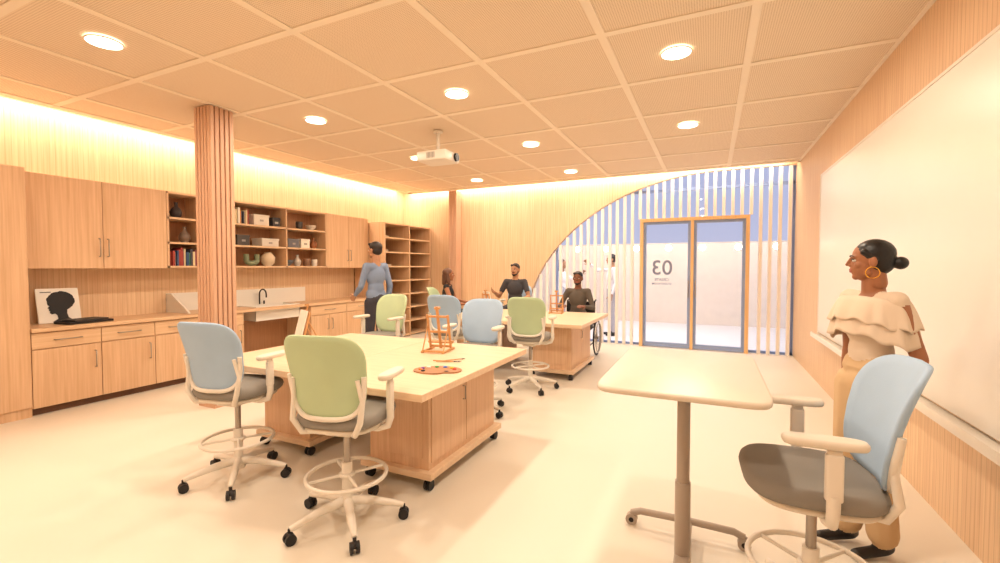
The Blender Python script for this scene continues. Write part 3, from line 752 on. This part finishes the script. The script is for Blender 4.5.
# --- standing man
blue_sh=plain('denim_shirt','7C8CA8',rough=.8); dkp=plain('dark_trousers','35333C',rough=.8)
person('man_standing',(-4.36,5.1,0),172,1.86,sk2,blue_sh,dkp,shoe,hdk,'short',pose=dict(elL=(-.21,.05,1.15),wrL=(-.16,.24,1.02),elR=(.20,-.06,1.15),wrR=(.20,.0,.9),anR=(.12,-.1,.09),toR=(.15,.05,.035)),torso_w=.92,head_yaw=.1,slv='long')
# --- seated figures
def sit(h,kx=.11,seat=.655,fy=.42,fz=.34):
    z=seat+.10
    return dict(pel=(0,0,z),hipL=(-.09,0,z-.01),hipR=(.09,0,z-.01),knL=(-kx,.44,z-.0),knR=(kx,.44,z-.0),anL=(-kx,fy,fz),anR=(kx,fy,fz),toL=(-kx-.01,fy+.14,fz-.06),toR=(kx+.01,fy+.14,fz-.06))
ps=sit(1); z=.755; d=z-.95
p=dict(ps); p.update(elL=(-.26,.1,1.15+d),wrL=(-.2,.34,1.13+d),elR=(.24,.12,1.14+d),wrR=(.16,.36,1.12+d))
blk=plain('black_top','1B191D',rough=.8)
person('woman_seated',(-4.08,6.6,0),20,1.66,sk1,blk,dkp,shoe,hbr,'long',pose=p,torso_w=.88,slv='none',female=True,head_yaw=.3)
chair(-4.08,6.57,15,CG)
p=dict(ps); p.update(elL=(-.27,.10,1.15+d),wrL=(-.2,.34,1.13+d),elR=(.29,.06,1.15+d),wrR=(.33,.26,1.24+d))
grey_sh=plain('charcoal_shirt','3C3A3F',rough=.8)
person('man_seated',(-3.24,7.58,0),-80,1.76,sk2,grey_sh,dkp,shoe,hdk,'short',pose=p,beard=hdk,head_yaw=-.2,slv='short')
chair(-3.24,7.63,-85,CB)
ps=sit(1,seat=.5,fy=.52,fz=.22); d=.60-.95; p=dict(ps); p.update(elL=(-.27,.08,1.15+d),wrL=(-.17,.33,1.19+d),elR=(.3,.05,1.15+d),wrR=(.17,.33,1.19+d))
wc_x,wc_y=-2.05,7.52
person('man_in_wheelchair',(wc_x,wc_y,0),-88,1.78,sk3,plain('olive_shirt','5A5148',rough=.8),dkp,shoe,hb,'short',pose=p,beard=hb,slv='long')
b=B(); R=.30
for sx in (-1,1):
    x=sx*.31
    b.ring((x,-.08,R),R-.012,.013,M_black,axis='x',seg=48); b.ring((x+sx*.03,-.08,R),R-.05,.007,M_steel,axis='x',seg=40); b.ring((x,-.08,R),R-.03,.008,M_steel,axis='x',seg=40)
    b.cyl((x-.03,-.08,R),(x+.03,-.08,R),.03,M_steel)
    for i in range(16):
        a=2*PI*i/16; b.cyl((x,-.08,R),(x,-.08+(R-.03)*math.cos(a),R+(R-.03)*math.sin(a)),.0025,M_steel,seg=5)
    xf=sx*.24
    b.tube([(xf,-.22,.9),(xf,-.2,.5),(xf,-.18,.2),(xf,.3,.2),(xf,.36,.45),(xf,-.2,.47)],.012,M_dark)
    b.tube([(xf,-.22,.9),(xf,-.32,.92)],.014,M_black)
    b.tube([(xf,-.2,.68),(xf,.12,.68),(xf,.16,.48)],.012,M_dark); b.box((xf,-.04,.70),(.05,.26,.03),M_black,bev=.008)
    b.cyl((xf-.012,.33,.06),(xf+.012,.33,.06),.06,M_black); b.cyl((xf,.33,.06),(xf,.3,.2),.012,M_dark)
    b.tube([(xf,.36,.43),(xf*.8,.48,.2),(xf*.7,.5,.13)],.011,M_dark); b.box((xf*.55,.56,.125),(.16,.16,.012),M_black)
b.box((0,.05,.48),(.46,.44,.05),M_black,bev=.015,seg=3); b.box((0,-.21,.7),(.46,.025,.4),M_black,bev=.01,seg=3)
b.obj('wheelchair',(wc_x,wc_y,0),math.radians(-88-90))
# --- figures placed outside to stand in for people reflected in the glazing
pw=plain('pale_shirt','EDE8EA',rough=.8); gp=plain('grey_trousers','B4B0B8',rough=.8)
person('man_reflection',(-1.98,10.05,-.02),205,1.80,sk2,pw,gp,shoe,hdk,'short',pose=dict(elR=(.22,.25,1.40),wrR=(.16,.45,1.55)),slv='long')
person('woman_reflection',(-3.1,9.95,-.02),0,1.70,sk2,pw,gp,shoe,hbr,'long',pose=dict(elL=(-.22,.2,1.28),wrL=(-.14,.42,1.42)),slv='long',female=True)
# ------------------------------------------------------------------ camera
cam=bpy.data.cameras.new('camera'); cam.sensor_width=36; cam.lens=16.2; cam.clip_start=.05
co=bpy.data.objects.new('camera',cam); scene.collection.objects.link(co)
co.location=(0,0,1.5); co.rotation_euler=(math.radians(90-1.85),0,math.radians(25.1)); scene.camera=co
scene.view_settings.view_transform='Standard'; scene.view_settings.look='None'; scene.view_settings.exposure=0
